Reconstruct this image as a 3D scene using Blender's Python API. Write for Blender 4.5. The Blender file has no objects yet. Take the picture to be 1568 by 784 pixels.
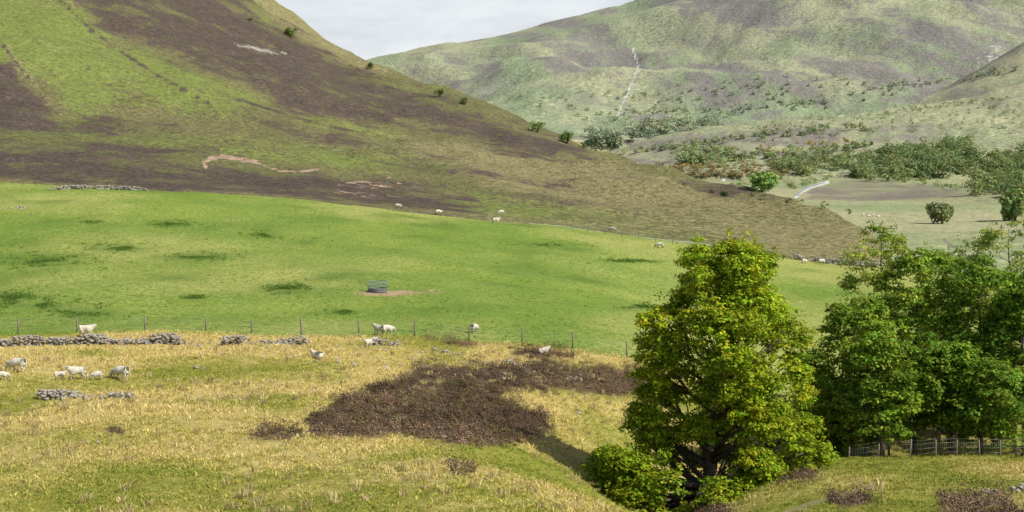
import bpy, math, random
import numpy as np
from mathutils import Vector

rng = np.random.default_rng(7)
random.seed(7)
F = 2178.0      # valley survey scale: bearing units per unit tangent
U0 = 784.0
HZ = 250.0
scene = bpy.context.scene

# ------------------------------------------------------------------ noise
_tab = rng.random((8, 256, 256))
def vnoise(x, y, s=0):
    x = np.asarray(x, float); y = np.asarray(y, float)
    xi = np.floor(x).astype(int); yi = np.floor(y).astype(int)
    fx = x - xi; fy = y - yi
    fx = fx*fx*fx*(fx*(fx*6-15)+10); fy = fy*fy*fy*(fy*(fy*6-15)+10)
    t = _tab[s % 8]
    a = t[xi & 255, yi & 255]; b = t[(xi+1) & 255, yi & 255]
    c = t[xi & 255, (yi+1) & 255]; d = t[(xi+1) & 255, (yi+1) & 255]
    return (a*(1-fx)+b*fx)*(1-fy)+(c*(1-fx)+d*fx)*fy
def fbm(x, y, o=4, s=0):
    v = 0; a = .5; tot = 0
    for i in range(o):
        v = v + a*vnoise(x*2**i + 17.3*i, y*2**i + 5.1*i, s+i); tot += a; a *= .5
    return v/tot - .5

# ------------------------------------------------------------------ terrain
cols = np.array([-900, 0, 300, 500, 700, 850, 1000, 1100, 1180, 1250, 1400, 1568, 2500], float)
rows = [
 (2,   [2319]*13),
 (10,  [1230]*13),
 (20,  [1067]*13),
 (30,  [947]*13),
 (45,  [800, 800, 800, 800, 805, 822, 840, 822, 806, 800, 798, 796, 790]),
 (55,  [722, 722, 722, 725, 730, 765, 820, 810, 782, 776, 770, 768, 760]),
 (65,  [661, 661, 661, 666, 678, 725, 810, 805, 764, 752, 745, 742, 740]),
 (75,  [614, 614, 615, 621, 634, 690, 795, 800, 752, 732, 724, 722, 720]),
 (90,  [561, 561, 563, 568, 580, 625, 715, 765, 742, 712, 706, 704, 700]),
 (100, [536, 536, 538, 542, 550, 572, 630, 672, 688, 690, 694, 696, 690]),
 (113, [511, 511, 511, 511, 512, 516, 535, 565, 590, 605, 622, 628, 630]),
 (140, [450, 450, 448, 448, 452, 465, 486, 505, 522, 532, 545, 550, 550]),
 (180, [360, 372, 373, 380, 395, 412, 436, 450, 462, 468, 480, 485, 480]),
 (215, [285, 305, 312, 326, 348, 365, 388, 402, 416, 424, 436, 440, 430]),
 (240, [250, 273, 289, 305, 329, 343, 366, 378, 392, 402, 412, 415, 410]),
 (300, [300, 320, 330, 340, 345, 350, 362, 370, 378, 384, 378, 374, 370]),
 (400, [330, 330, 330, 330, 330, 330, 340, 345, 348, 350, 350, 345, 340]),
 (600, [318]*7+[312, 310, 308, 310, 305, 300]),
 (800, [292]*13),
 (1100,[267]*13),
 (1500,[243]*13),
 (2200,[220]*13),
 (7000,[215]*13),
]
ry = np.log(np.array([r[0] for r in rows], float)); rp = np.array([r[1] for r in rows], float)
ugrid = np.arange(-900, 2501, 10.0); lgrid = np.linspace(ry[0], ry[-1], 420)
tmp = np.array([np.interp(ugrid, cols, rp[i]) for i in range(len(rows))])
tab = np.array([np.interp(lgrid, ry, tmp[:, j]) for j in range(len(ugrid))]).T   # l x u
def blur(a, axis, sig):
    n = int(sig*3); k = np.exp(-.5*(np.arange(-n, n+1)/sig)**2); k /= k.sum()
    pad = [(0, 0), (0, 0)]; pad[axis] = (n, n)
    ap = np.pad(a, pad, mode='edge')
    return np.apply_along_axis(lambda m: np.convolve(m, k, 'valid'), axis, ap)
tab = blur(blur(tab, 0, 2.6), 1, 3.0)
def base_py(u, y):
    uu = np.clip((u+900)/10, 0, len(ugrid)-1.001); ll = np.clip((np.log(y)-lgrid[0])/(lgrid[1]-lgrid[0]), 0, len(lgrid)-1.001)
    i = uu.astype(int); j = ll.astype(int); a = uu-i; b = ll-j
    return (tab[j, i]*(1-a)+tab[j, i+1]*a)*(1-b)+(tab[j+1, i]*(1-a)+tab[j+1, i+1]*a)*b
def curve(pts, sig=2.2):
    x = np.arange(-950, 2551, 10.0)
    p = np.array(pts, float); v = np.interp(x, p[:, 0], p[:, 1])
    v = blur(v[None, :], 1, sig)[0]
    return lambda u: np.interp(u, x, v)
R1 = curve([(-900,-620),(0,-330),(200,-180),(340,-60),(400,-12),(445,20),(500,58),(560,95),(620,123),(680,146),(760,174),(830,200),(900,222),(960,240),(1060,268),(1130,287),(1200,303),(1260,318),(1310,335),(1345,360),(1380,410),(1450,480),(2500,700)])
D1 = curve([(-900,1050),(0,900),(400,740),(600,640),(830,540),(1060,430),(1200,370),(1340,300),(2500,290)])
B1 = curve([(-900,262),(0,278),(200,290),(300,294),(450,303),(600,322),(700,332),(900,356),(1000,370),(1100,382),(1250,405),(1400,420),(2500,500)])
R2 = curve([(-900,420),(800,300),(900,250),(960,229),(1050,208),(1150,191),(1250,178),(1350,166),(1450,155),(1568,132),(1900,60),(2500,-50)])
R3 = curve([(-900,500),(1200,300),(1330,200),(1400,158),(1440,140),(1500,106),(1568,68),(1800,-60),(2500,-300)])
R4 = curve([(-900,220),(300,140),(560,97),(620,84),(750,59),(850,33),(940,5),(1000,-16),(1200,-95),(1568,-220),(2500,-500)], 1.5)
def hill(u, y, R, D, B, yb, p=1.5, k=420):
    t = (y-yb)/(D-yb)
    tt = np.clip(t, 0, 1)
    g = 1-(1-tt)**p
    return B+(R-B)*g + k*np.clip(t-1, 0, 9)**1.4
def drop(y, yb): return -np.clip(yb-y, 0, 1e9)*1.0
def comps(x, y):
    u = U0+F*x/y
    S = y/F
    zb = (HZ-base_py(u, y))*S
    n1 = fbm(x/14, y/14, 3, 1); n2 = fbm(x/1.6, y/1.6, 3, 2)
    nearw = np.clip((110-y)/10, 0, 1)
    zb = zb + n1*(.9+.8*nearw*np.clip((y-30)/30,0,1)) + n2*(.30*nearw+.08) + fbm(x/180, y/180, 3, 3)*np.clip((y-260)/400, 0, 1)*10
    w1 = np.clip((y-245)/120, 0, 1)
    z1 = (HZ-hill(u, y, R1(u), D1(u), B1(u), 243.0, 1.35))*S + w1*(fbm(x/85, y/85, 4, 4)*15 + fbm(x/9, y/9, 3, 5)*2.4) + drop(y, 243)
    z2 = (HZ-hill(u, y, R2(u), 1500.0, 266.0, 1020.0, 1.3))*S + fbm(x/120, y/120, 4, 6)*20 + fbm(x/14, y/14, 2, 5)*3 + drop(y, 1020)
    z3 = (HZ-hill(u, y, R3(u), 2050.0, 215.0, 1550.0, 1.3))*S + fbm(x/100, y/100, 4, 2)*24 + drop(y, 1550)
    rn = 1-2*np.abs(fbm((x+.45*y)/520, (y-.3*x)/900, 4, 3))
    z4 = (HZ-hill(u, y, R4(u), 3300.0, 228.0, 1750.0, 1.2))*S + (rn-.8)*120*np.clip((y-1800)/700, 0, 1)*np.clip((3600-y)/700,0,1) + fbm(x/90, y/90, 4, 1)*26*np.clip((3200-y)/400,.35,1) + drop(y, 1750)
    return u, [zb, z1, z2, z3, z4]

NU, NY = 820, 860
us = np.linspace(-500, 2050, NU)
ys = np.concatenate([np.geomspace(2.5, 42, 40, endpoint=False), np.geomspace(42, 320, 420, endpoint=False), np.geomspace(320, 5200, 400)])
UU, YY = np.meshgrid(us, ys)
XX = (UU-U0)/F*YY
_, cs = comps(XX.ravel(), YY.ravel())
cs = np.array(cs); win = cs.argmax(axis=0); Z = cs.max(axis=0)
X = XX.ravel(); Y = YY.ravel(); Uv = UU.ravel(); P = HZ-F*Z/Y
ZG = Z.reshape(YY.shape)
rowidx = np.arange(len(ys), dtype=float)
def ground(x, y):
    """height of the terrain sheet itself, so things stand exactly on it"""
    x = np.atleast_1d(np.asarray(x, float)); y = np.atleast_1d(np.asarray(y, float))
    u = U0+F*x/y
    a = np.clip((u-us[0])/(us[1]-us[0]), 0, NU-1.001); b = np.clip(np.interp(y, ys, rowidx), 0, len(ys)-1.001)
    i = a.astype(int); j = b.astype(int); a = a-i; b = b-j
    return (ZG[j, i]*(1-a)+ZG[j, i+1]*a)*(1-b)+(ZG[j+1, i]*(1-a)+ZG[j+1, i+1]*a)*b
def gz(x, y):
    return float(ground(x, y)[0])
def spot(u, py, ymin=40.0, ymax=4200.0, n=700):
    ys_ = np.geomspace(ymin, ymax, n); xs = (u-U0)/F*ys_
    z = ground(xs, ys_); p = HZ-F*z/ys_
    idx = np.where(p <= py)[0]
    i = idx[0] if len(idx) else n-1
    y = ys_[i]
    if i > 0:
        a = (p[i-1]-py)/max(p[i-1]-p[i], 1e-6); y = ys_[i-1]+(ys_[i]-ys_[i-1])*min(max(a, 0), 1)
    x = (u-U0)/F*y
    return x, y, gz(x, y)
def at(u, y):
    x = (u-U0)/F*y
    return x, y, gz(x, y)

def sdf(px, py, poly):
    poly = np.array(poly, float); n = len(poly)
    d = np.full(px.shape, 1e18); inside = np.zeros(px.shape, bool)
    for i in range(n):
        a = poly[i]; b = poly[(i+1) % n]
        ex, ey = b-a; wx = px-a[0]; wy = py-a[1]
        t = np.clip((wx*ex+wy*ey)/(ex*ex+ey*ey+1e-9), 0, 1)
        d = np.minimum(d, (wx-ex*t)**2+(wy-ey*t)**2)
        c = ((a[1] > py) != (b[1] > py)) & (px < (b[0]-a[0])*(py-a[1])/(b[1]-a[1]+1e-12)+a[0])
        inside ^= c
    d = np.sqrt(d)
    return np.where(inside, -d, d)
def m_poly(U, Pv, poly, w, v=1.0):
    return v*np.clip(.5-sdf(U, Pv, poly)/(2*w), 0, 1)
def m_ell(U, Pv, cx, cy, rx, ry_, v=1.0, soft=.5):
    r = np.sqrt(((U-cx)/rx)**2+((Pv-cy)/ry_)**2)
    return v*np.clip((1+soft-r)/(2*soft), 0, 1)
def m_line(U, Pv, pts, w, v=1.0):
    d = np.full(U.shape, 1e9)
    for a, b in zip(pts[:-1], pts[1:]):
        ex, ey = b[0]-a[0], b[1]-a[1]; wx = U-a[0]; wy = Pv-a[1]
        t = np.clip((wx*ex+wy*ey)/(ex*ex+ey*ey+1e-9), 0, 1)
        d = np.minimum(d, np.hypot(wx-ex*t, wy-ey*t))
    return v*np.clip(1.5-d/w, 0, 1)

NEAR_HEATHER = [
 [(470,668),(472,640),(540,602),(620,575),(650,556),(700,560),(760,556),(830,552),(900,562),(960,566),(1015,572),(1015,606),(940,606),(860,598),(790,596),(770,606),(835,636),(842,662),(800,678),(700,680),(600,668)],
 [(383,662),(425,650),(466,656),(455,675),(400,672)],
 [(660,514),(725,514),(732,524),(690,528)],
 [(790,540),(850,532),(880,546),(820,550)],
 [(925,522),(952,526),(948,536),(925,534)],
 [(692,714),(718,714),(720,724),(694,725)],
 [(168,657),(188,656),(188,664),(170,664)],
 [(1185,722),(1235,718),(1245,736),(1190,738)],
 [(1270,757),(1325,754),(1345,772),(1285,776)],
 [(1440,755),(1530,760),(1568,790),(1450,788)],
 [(1060,770),(1110,765),(1120,790),(1060,792)],
]
RUSH = [(262,343,40,6),(405,360,26,6),(468,371,26,5),(185,380,55,9),(300,393,60,7),(60,400,100,14),(440,442,55,10),(50,470,90,9),(130,478,60,9),(300,456,18,3),(530,478,20,4),(140,339,18,4),(980,470,30,4),(20,455,60,8),(840,375,60,3),(970,400,60,3)]
HILL_HEATHER = [
 ([(100,-40),(300,-40),(400,30),(520,92),(620,140),(700,163),(780,187),(860,212),(905,232),(850,238),(760,222),(690,205),(600,190),(520,178),(440,160),(380,128),(300,98),(210,62),(150,35)], 18, .88),
 ([(-60,90),(15,98),(60,150),(92,192),(60,202),(-60,200)], 8, .9),
 ([(200,268),(330,252),(480,262),(620,278),(720,312),(740,328),(640,326),(560,308),(430,294),(230,288)], 14, .66),
 ([(-50,232),(120,248),(260,264),(230,284),(90,284),(-50,268)], 11, .66),
 ([(100,180),(260,190),(300,205),(180,215),(60,200)], 8, .45),
 ([(-60,205),(140,215),(330,235),(330,250),(100,245),(-60,225)], 10, .38),
 ([(1040,278),(1230,300),(1220,312),(1090,296)], 5, .42),
 ([(560,245),(760,262),(960,300),(900,310),(700,280)], 10, .30),
 ([(330,150),(520,190),(760,235),(980,275),(900,285),(700,250),(450,215)], 10, .32),
]
def near_heather(U, Pv):
    m = np.zeros(U.shape)
    for p in NEAR_HEATHER: m = np.maximum(m, m_poly(U, Pv, p, 13))
    return m
def straw_f(x, y, U, Pv):
    s = .60+1.7*fbm(x/7, y/7, 3, 2)+1.1*fbm(x/30, y/30, 2, 5)
    s = s + .25*np.exp(-((Pv-545)/25)**2) + .25*np.exp(-((Pv-745)/30)**2)*np.clip((480-U)/120, 0, 1) - .30*np.exp(-((Pv-660)/30)**2-((U-60)/110)**2)
    s = s - .25*np.exp(-((Pv-730)/50)**2-((U-800)/110)**2)
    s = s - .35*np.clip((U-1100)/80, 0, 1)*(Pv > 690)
    return np.clip(s, 0, 1)

N = len(X)
A = np.zeros((N, 4), np.float32); A[:, 3] = 1     # heather, green, straw
Bm = np.zeros((N, 4), np.float32); Bm[:, 3] = 1   # soil, rock, rush
zone = np.zeros(N, int)
zone[(win == 0) & (Y > 110.5)] = 1
zone[(win == 0) & ((Y > 246) | ((Uv > 1350) & (Y > 235)))] = 3
zone[win == 1] = 2
zone[(win == 2)] = 4
zone[(win == 3)] = 4
zone[(win == 4)] = 5
PATH = [(1150,806),(1205,784),(1255,768),(1310,752),(1345,742)]
q = zone == 0
A[q, 0] = near_heather(Uv[q], P[q]); A[q, 2] = straw_f(X[q], Y[q], Uv[q], P[q])
Bm[q, 0] = np.maximum(m_line(Uv[q], P[q], PATH, 6, .55), m_line(Uv[q], P[q], [(465,672),(470,650),(482,636)], 3, .6))
q = zone == 1
r = np.zeros(q.sum())
for e in RUSH: r = np.maximum(r, m_ell(Uv[q], P[q], *e, v=.65, soft=.8))
Bm[q, 2] = np.clip(np.maximum(r, .18+1.1*fbm(X[q]/9, Y[q]/9, 3, 3)*(P[q] < 485)), 0, 1)
Bm[q, 0] = np.maximum(m_ell(Uv[q], P[q], 592, 449, 56, 5, .8), m_ell(Uv[q], P[q], 665, 446, 20, 4, .4))
A[q, 2] = np.clip(.36+1.6*fbm(X[q]/22, Y[q]/22, 4, 1)+.2*np.clip((P[q]-450)/50, 0, 1)+.35*np.exp(-((P[q]-B1(Uv[q]))/9)**2)*np.clip((Uv[q]-250)/200, 0, 1)+.3*np.clip((Uv[q]-850)/400, 0, 1), 0, 1)
A[q, 1] = np.clip(.5+2.0*fbm(X[q]/35, Y[q]/35, 3, 6), 0, 1)
q = zone == 2
u_, p_ = Uv[q], P[q]; h = np.zeros(q.sum())
for poly, w, v in HILL_HEATHER: h = np.maximum(h, m_poly(u_, p_, poly, w, v))
h = h + (h > .02)*(1.1*fbm(X[q]/28, Y[q]/28, 4, 2) + .7*fbm(X[q]/9, Y[q]/9, 2, 3))
for ln in ([(80,-10),(150,55),(235,112),(290,140),(325,165)], [(5,70),(40,115),(75,160),(103,190)], [(330,140),(450,180),(560,205)], [(0,268),(60,272),(200,282)]):
    h = np.maximum(h, m_line(u_, p_, ln, 1.6, .75))
A[q, 0] = np.clip(h, 0, 1)
g = np.maximum.reduce([m_poly(u_, p_, [(-60,-40),(95,-40),(150,40),(215,72),(300,105),(390,140),(440,175),(400,190),(300,185),(200,150),(110,190),(60,120),(-60,60)], 18, .8),
    m_poly(u_, p_, [(400,165),(520,180),(620,205),(600,222),(450,195)], 12, .7), m_poly(u_, p_, [(330,-40),(420,-40),(480,50),(400,30)], 6, .8),
    m_poly(u_, p_, [(600,275),(800,300),(1050,345),(1250,385),(1000,365),(700,328)], 9, .45), m_ell(u_, p_, 500, 150, 150, 15, .5), m_poly(u_, p_, [(100,195),(400,210),(640,240),(600,262),(330,238),(120,225)], 12, .5)])
A[q, 1] = np.clip(g+.8*fbm(X[q]/40, Y[q]/40, 3, 6), 0, 1)
A[q, 2] = np.clip(np.maximum.reduce([m_poly(u_, p_, [(640,225),(900,240),(1060,275),(1200,310),(1350,335),(1360,400),(1200,385),(1050,345),(800,300)], 20, .75), m_poly(u_, p_, [(400,-20),(600,110),(560,108),(480,70),(410,30)], 6, .8), m_line(u_, p_, [(12,75),(45,120),(85,170),(100,185)], 3, .8)]) + .12+1.1*fbm(X[q]/50, Y[q]/50, 4, 0), 0, 1)
Bm[q, 0] = np.maximum.reduce([m_line(u_, p_, [(313,250),(322,243),(345,240),(372,244),(398,251)], 3.0, .8), m_line(u_, p_, [(315,256),(312,247)], 3, .8), m_line(u_, p_, [(398,252),(430,262),(460,263),(488,259)], 1.7, .7), m_line(u_, p_, [(530,280),(560,278)], 1.5, .6), m_line(u_, p_, [(590,268),(640,300)],1.2,.45), m_ell(u_, p_, 560, 290, 60, 14, .25)])
Bm[q, 1] = np.maximum(m_poly(u_, p_, [(357,66),(400,72),(442,80),(440,86),(400,80),(365,72)], 3, .7), m_ell(u_, p_, 1090, 345, 60, 18, .2))
q = zone == 3
u_, p_ = Uv[q], P[q]
A[q, 2] = np.clip(.5+1.6*fbm(X[q]/120, Y[q]/60, 3, 3), 0, 1)
A[q, 1] = np.maximum(m_poly(u_, p_, [(1370,345),(1568,325),(1700,420),(1340,420)], 10, .8), .5+1.2*fbm(X[q]/90, Y[q]/90, 3, 1))
A[q, 0] = np.clip(np.maximum.reduce([m_poly(u_, p_, [(1240,280),(1330,278),(1560,292),(1568,302),(1300,308),(1240,300)], 5, .6), m_poly(u_, p_, [(1130,255),(1210,245),(1230,262),(1150,268)], 4, .5), m_line(u_, p_, [(1445,367),(1470,385),(1490,400)], 2, .8), m_poly(u_, p_, [(1000,262),(1200,262),(1215,275),(1060,280)], 5, .5)])+.9*fbm(X[q]/40, Y[q]/40, 4, 5)*1.0, 0, 1)
Bm[q, 1] = np.maximum.reduce([m_line(u_, p_, [(1268,279),(1243,286),(1226,294),(1218,303)], 2.6, .85), m_line(u_, p_, [(1030,258),(1070,265),(1095,272),(1110,276)], 1.8, .9)])
q = zone == 4
u_, p_ = Uv[q], P[q]
A[q, 2] = np.clip(.55+1.6*fbm(X[q]/200, Y[q]/120, 3, 3), 0, 1)
A[q, 0] = np.clip(np.maximum.reduce([m_poly(u_, p_, [(960,222),(1080,205),(1200,195),(1300,190),(1280,215),(1150,235),(1000,240)], 8, .65), m_poly(u_, p_, [(1440,110),(1500,85),(1530,70),(1568,60),(1568,100),(1480,135),(1440,142)], 5, .5), m_ell(u_, p_, 1470, 140, 35, 12, .6), m_ell(u_, p_, 1230, 238, 50, 12, .6), m_poly(u_, p_, [(940,240),(1040,238),(1040,256),(940,258)], 4, .5)])+.08+1.1*fbm(X[q]/70, Y[q]/70, 4, 5), 0, 1)
A[q, 1] = np.clip(.4+1.5*fbm(X[q]/150, Y[q]/150, 3, 6), 0, 1)*.8
q = zone == 5
u_, p_ = Uv[q], P[q]
a1 = (X[q]*.92+Y[q]*.25)/48; b1 = (Y[q]*.9-X[q]*.35)/260
A[q, 0] = np.clip(.30+2.6*fbm(a1, b1, 4, 7)+.8*fbm(X[q]/420, Y[q]/420, 2, 2)-.25*np.exp(-((p_-190)/28)**2), 0, .95)*np.clip((u_-600)/120,.2,1)
A[q, 1] = np.clip(.45+2.2*fbm(X[q]/110, Y[q]/200, 4, 4)+.4*np.exp(-((p_-185)/30)**2), 0, 1)
A[q, 2] = np.clip(.45+2.2*fbm(X[q]/160, Y[q]/240, 4, 1)+.3*np.exp(-((u_-640)/80)**2), 0, 1)
Bm[q, 1] = np.maximum(m_ell(u_, p_, 1520, 85, 45, 20, .35), m_line(u_, p_, [(962,60),(970,78),(978,100),(962,140),(945,178)], 1.8, .75))

# ------------------------------------------------------------------ node helpers
def newmat(name):
    m = bpy.data.materials.new(name); m.use_nodes = True
    nt = m.node_tree; nt.nodes.clear()
    return m, nt
def nn(nt, t, **k):
    n = nt.nodes.new(t)
    for a, b in k.items(): setattr(n, a, b)
    return n
def noise(nt, vec, scale, detail=6, rough=.6, dist=0.0):
    n = nn(nt, 'ShaderNodeTexNoise'); n.inputs['Scale'].default_value = scale
    n.inputs['Detail'].default_value = detail; n.inputs['Roughness'].default_value = rough
    n.inputs['Distortion'].default_value = dist
    nt.links.new(vec, n.inputs['Vector']); return n.outputs['Fac']
def setin(nt, sock, v):
    if hasattr(v, 'is_output'): nt.links.new(v, sock)
    else: sock.default_value = v
def math_(nt, op, a, b=0.0, c=None, clamp=False):
    n = nn(nt, 'ShaderNodeMath', operation=op); n.use_clamp = clamp
    setin(nt, n.inputs[0], a); setin(nt, n.inputs[1], b)
    if c is not None: setin(nt, n.inputs[2], c)
    return n.outputs[0]
def mix(nt, f, a, b):
    n = nn(nt, 'ShaderNodeMix', data_type='RGBA')
    setin(nt, n.inputs[0], f)
    for s, v in ((n.inputs[6], a), (n.inputs[7], b)):
        if isinstance(v, tuple): s.default_value = (*v, 1) if len(v) == 3 else v
        else: nt.links.new(v, s)
    return n.outputs[2]
def stretch(nt, v, lo, hi):
    n = nn(nt, 'ShaderNodeMapRange'); n.inputs[1].default_value = lo; n.inputs[2].default_value = hi
    nt.links.new(v, n.inputs[0]); return n.outputs[0]

HAZE_TINT = (.52, .57, .56)  # distance haze, painted into the ground's base colour; there is no mist
def ground_mat(name, s, pal, haze=0.0, bump=.3, bdist=.1, k=4.0, sharp=3.5, fs=22):
    """s: dominant patch frequency (1/m); pal: (base, base2, heather, green, straw, soil, rock, rush) colours"""
    m, nt = newmat(name)
    geo = nn(nt, 'ShaderNodeNewGeometry').outputs['Position']
    n1 = noise(nt, geo, s, 8, .68, .4); n2 = noise(nt, geo, s*5.3, 6, .7); n3 = noise(nt, geo, s*.22, 4, .6)
    nf = noise(nt, geo, s*fs, 4, .75)
    fine = stretch(nt, nf, .38, .62); mid = stretch(nt, n2, .38, .62)
    atA = nn(nt, 'ShaderNodeAttribute', attribute_name='maskA'); sa = nn(nt, 'ShaderNodeSeparateColor'); nt.links.new(atA.outputs['Color'], sa.inputs[0])
    atB = nn(nt, 'ShaderNodeAttribute', attribute_name='maskB'); sb = nn(nt, 'ShaderNodeSeparateColor'); nt.links.new(atB.outputs['Color'], sb.inputs[0])
    nsum = math_(nt, 'ADD', math_(nt, 'ADD', math_(nt, 'MULTIPLY', n1, .35), math_(nt, 'MULTIPLY', n2, .4)), math_(nt, 'MULTIPLY', nf, .25))
    wob = math_(nt, 'MULTIPLY', math_(nt, 'SUBTRACT', nsum, .5), k)
    def fac(mask, kk=1.0, sh=sharp):
        gate = math_(nt, 'MULTIPLY', mask, 6.0, clamp=True)
        v = math_(nt, 'MULTIPLY_ADD', wob, kk, mask)
        return math_(nt, 'MULTIPLY', math_(nt, 'MULTIPLY_ADD', math_(nt, 'SUBTRACT', v, .5), sh, .5, clamp=True), gate)
    def two(c, v=.55, hi=1.4):
        a = tuple(x*v for x in c); b = tuple(min(1, x*hi) for x in c)
        return mix(nt, fine, a, b)
    base, base2, hea, gre, stw, soil, rock, rush = pal
    col = mix(nt, stretch(nt, n3, .38, .62), two(base), two(base2))
    col = mix(nt, math_(nt, 'MULTIPLY', fac(sa.outputs[1], .8, 2.0), .9), col, two(gre, .7, 1.25))
    col = mix(nt, math_(nt, 'MULTIPLY', fac(sa.outputs[2], .8, 1.8), .85), col, two(stw, .65, 1.3))
    col = mix(nt, fac(sb.outputs[2], .8, 2.0), col, two(rush))
    col = mix(nt, fac(sa.outputs[0]), col, mix(nt, mid, two(hea, .45, 1.2), two(tuple(x*1.7 for x in hea), .55, 1.3)))
    col = mix(nt, fac(sb.outputs[0], .8), col, two(soil, .7, 1.2))
    col = mix(nt, fac(sb.outputs[1], .5), col, two(rock, .6, 1.3))
    col = mix(nt, math_(nt, 'MULTIPLY', math_(nt, 'SUBTRACT', 1.0, mid), .25), col, (.05, .055, .02))
    if haze > 0: col = mix(nt, haze, col, HAZE_TINT)
    bs = nn(nt, 'ShaderNodeBsdfPrincipled'); bs.inputs['Roughness'].default_value = .95
    bs.inputs['Specular IOR Level'].default_value = .03
    nt.links.new(col, bs.inputs['Base Color'])
    b = nn(nt, 'ShaderNodeBump'); b.inputs['Strength'].default_value = bump; b.inputs['Distance'].default_value = bdist
    hh = math_(nt, 'ADD', math_(nt, 'MULTIPLY', n2, .6), math_(nt, 'MULTIPLY', nf, .4))
    nt.links.new(hh, b.inputs['Height']); nt.links.new(b.outputs[0], bs.inputs['Normal'])
    out = nn(nt, 'ShaderNodeOutputMaterial'); nt.links.new(bs.outputs[0], out.inputs[0])
    return m

mats = [
 ground_mat('rough_pasture', .55, ((.35,.33,.07),(.27,.29,.05),(.10,.068,.045),(.21,.27,.05),(.64,.51,.20),(.36,.29,.18),(.3,.28,.25),(.08,.13,.03)), 0, .9, .25, k=3.4),
 ground_mat('green_field', .30, ((.19,.28,.055),(.25,.325,.065),(.07,.05,.03),(.155,.26,.04),(.38,.40,.12),(.46,.33,.21),(.3,.3,.28),(.12,.20,.04)), 0, .7, .3, k=3.6, sharp=3, fs=12),
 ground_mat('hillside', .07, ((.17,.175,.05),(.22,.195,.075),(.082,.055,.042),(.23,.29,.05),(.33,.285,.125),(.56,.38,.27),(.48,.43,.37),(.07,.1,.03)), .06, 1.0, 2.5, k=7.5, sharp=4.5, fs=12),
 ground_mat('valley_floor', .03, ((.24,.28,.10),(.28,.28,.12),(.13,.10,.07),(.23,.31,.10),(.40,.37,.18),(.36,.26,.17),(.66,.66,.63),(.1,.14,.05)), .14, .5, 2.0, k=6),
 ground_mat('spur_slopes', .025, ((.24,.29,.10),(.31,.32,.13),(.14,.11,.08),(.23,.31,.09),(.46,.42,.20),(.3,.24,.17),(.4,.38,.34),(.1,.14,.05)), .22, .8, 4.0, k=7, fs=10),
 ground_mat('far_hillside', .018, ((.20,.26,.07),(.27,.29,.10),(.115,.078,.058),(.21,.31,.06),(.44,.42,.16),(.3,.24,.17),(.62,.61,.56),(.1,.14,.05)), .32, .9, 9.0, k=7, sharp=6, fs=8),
]

def link(o):
    scene.collection.objects.link(o); return o
me = bpy.data.meshes.new('terrain')
V = np.stack([X, Y, Z], 1).astype(np.float32)
nr, nc = YY.shape
i0 = (np.arange(nr-1)[:, None]*nc+np.arange(nc-1)[None, :]).ravel()
quads = np.stack([i0, i0+1, i0+1+nc, i0+nc], 1).astype(np.int32)
def fill(me, V, loops, per):
    nf = len(loops)//per
    me.vertices.add(len(V)); me.vertices.foreach_set('co', V.astype(np.float32).ravel())
    me.loops.add(len(loops)); me.loops.foreach_set('vertex_index', loops.astype(np.int32))
    me.polygons.add(nf); me.polygons.foreach_set('loop_start', (np.arange(nf)*per).astype(np.int32))
    me.update(calc_edges=True)
fill(me, V, quads.ravel(), 4)
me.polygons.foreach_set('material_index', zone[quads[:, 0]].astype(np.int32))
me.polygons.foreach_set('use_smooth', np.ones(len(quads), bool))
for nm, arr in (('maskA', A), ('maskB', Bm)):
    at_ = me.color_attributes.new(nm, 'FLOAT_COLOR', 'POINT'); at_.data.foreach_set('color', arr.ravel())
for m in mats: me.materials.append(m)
me.update()
terrain = link(bpy.data.objects.new('terrain', me))

# ------------------------------------------------------------------ foliage material
def leaf_mat(name, trans=.35, rough=.6, spec=.2, glow=(.38,.46,.04)):
    m, nt = newmat(name)
    a = nn(nt, 'ShaderNodeAttribute', attribute_name='tint').outputs['Color']
    bs = nn(nt, 'ShaderNodeBsdfPrincipled'); bs.inputs['Roughness'].default_value = rough; bs.inputs['Specular IOR Level'].default_value = spec
    nt.links.new(a, bs.inputs['Base Color'])
    out = nn(nt, 'ShaderNodeOutputMaterial')
    if trans > 0:
        tr = nn(nt, 'ShaderNodeBsdfTranslucent'); nt.links.new(mix(nt, .35, a, glow), tr.inputs[0])
        mx = nn(nt, 'ShaderNodeMixShader'); mx.inputs[0].default_value = trans
        nt.links.new(bs.outputs[0], mx.inputs[1]); nt.links.new(tr.outputs[0], mx.inputs[2]); nt.links.new(mx.outputs[0], out.inputs[0])
    else: nt.links.new(bs.outputs[0], out.inputs[0])
    return m
LEAF = leaf_mat('leaves', .31, .65, .08, (.36,.45,.03)); GRASS = leaf_mat('grass_blades', .25, .8, .05); HEATH = leaf_mat('heather_twigs', 0, .95, .02)
FARLEAF = leaf_mat('distant_leaves', .3, .95, .0, (.30,.36,.14))

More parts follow.
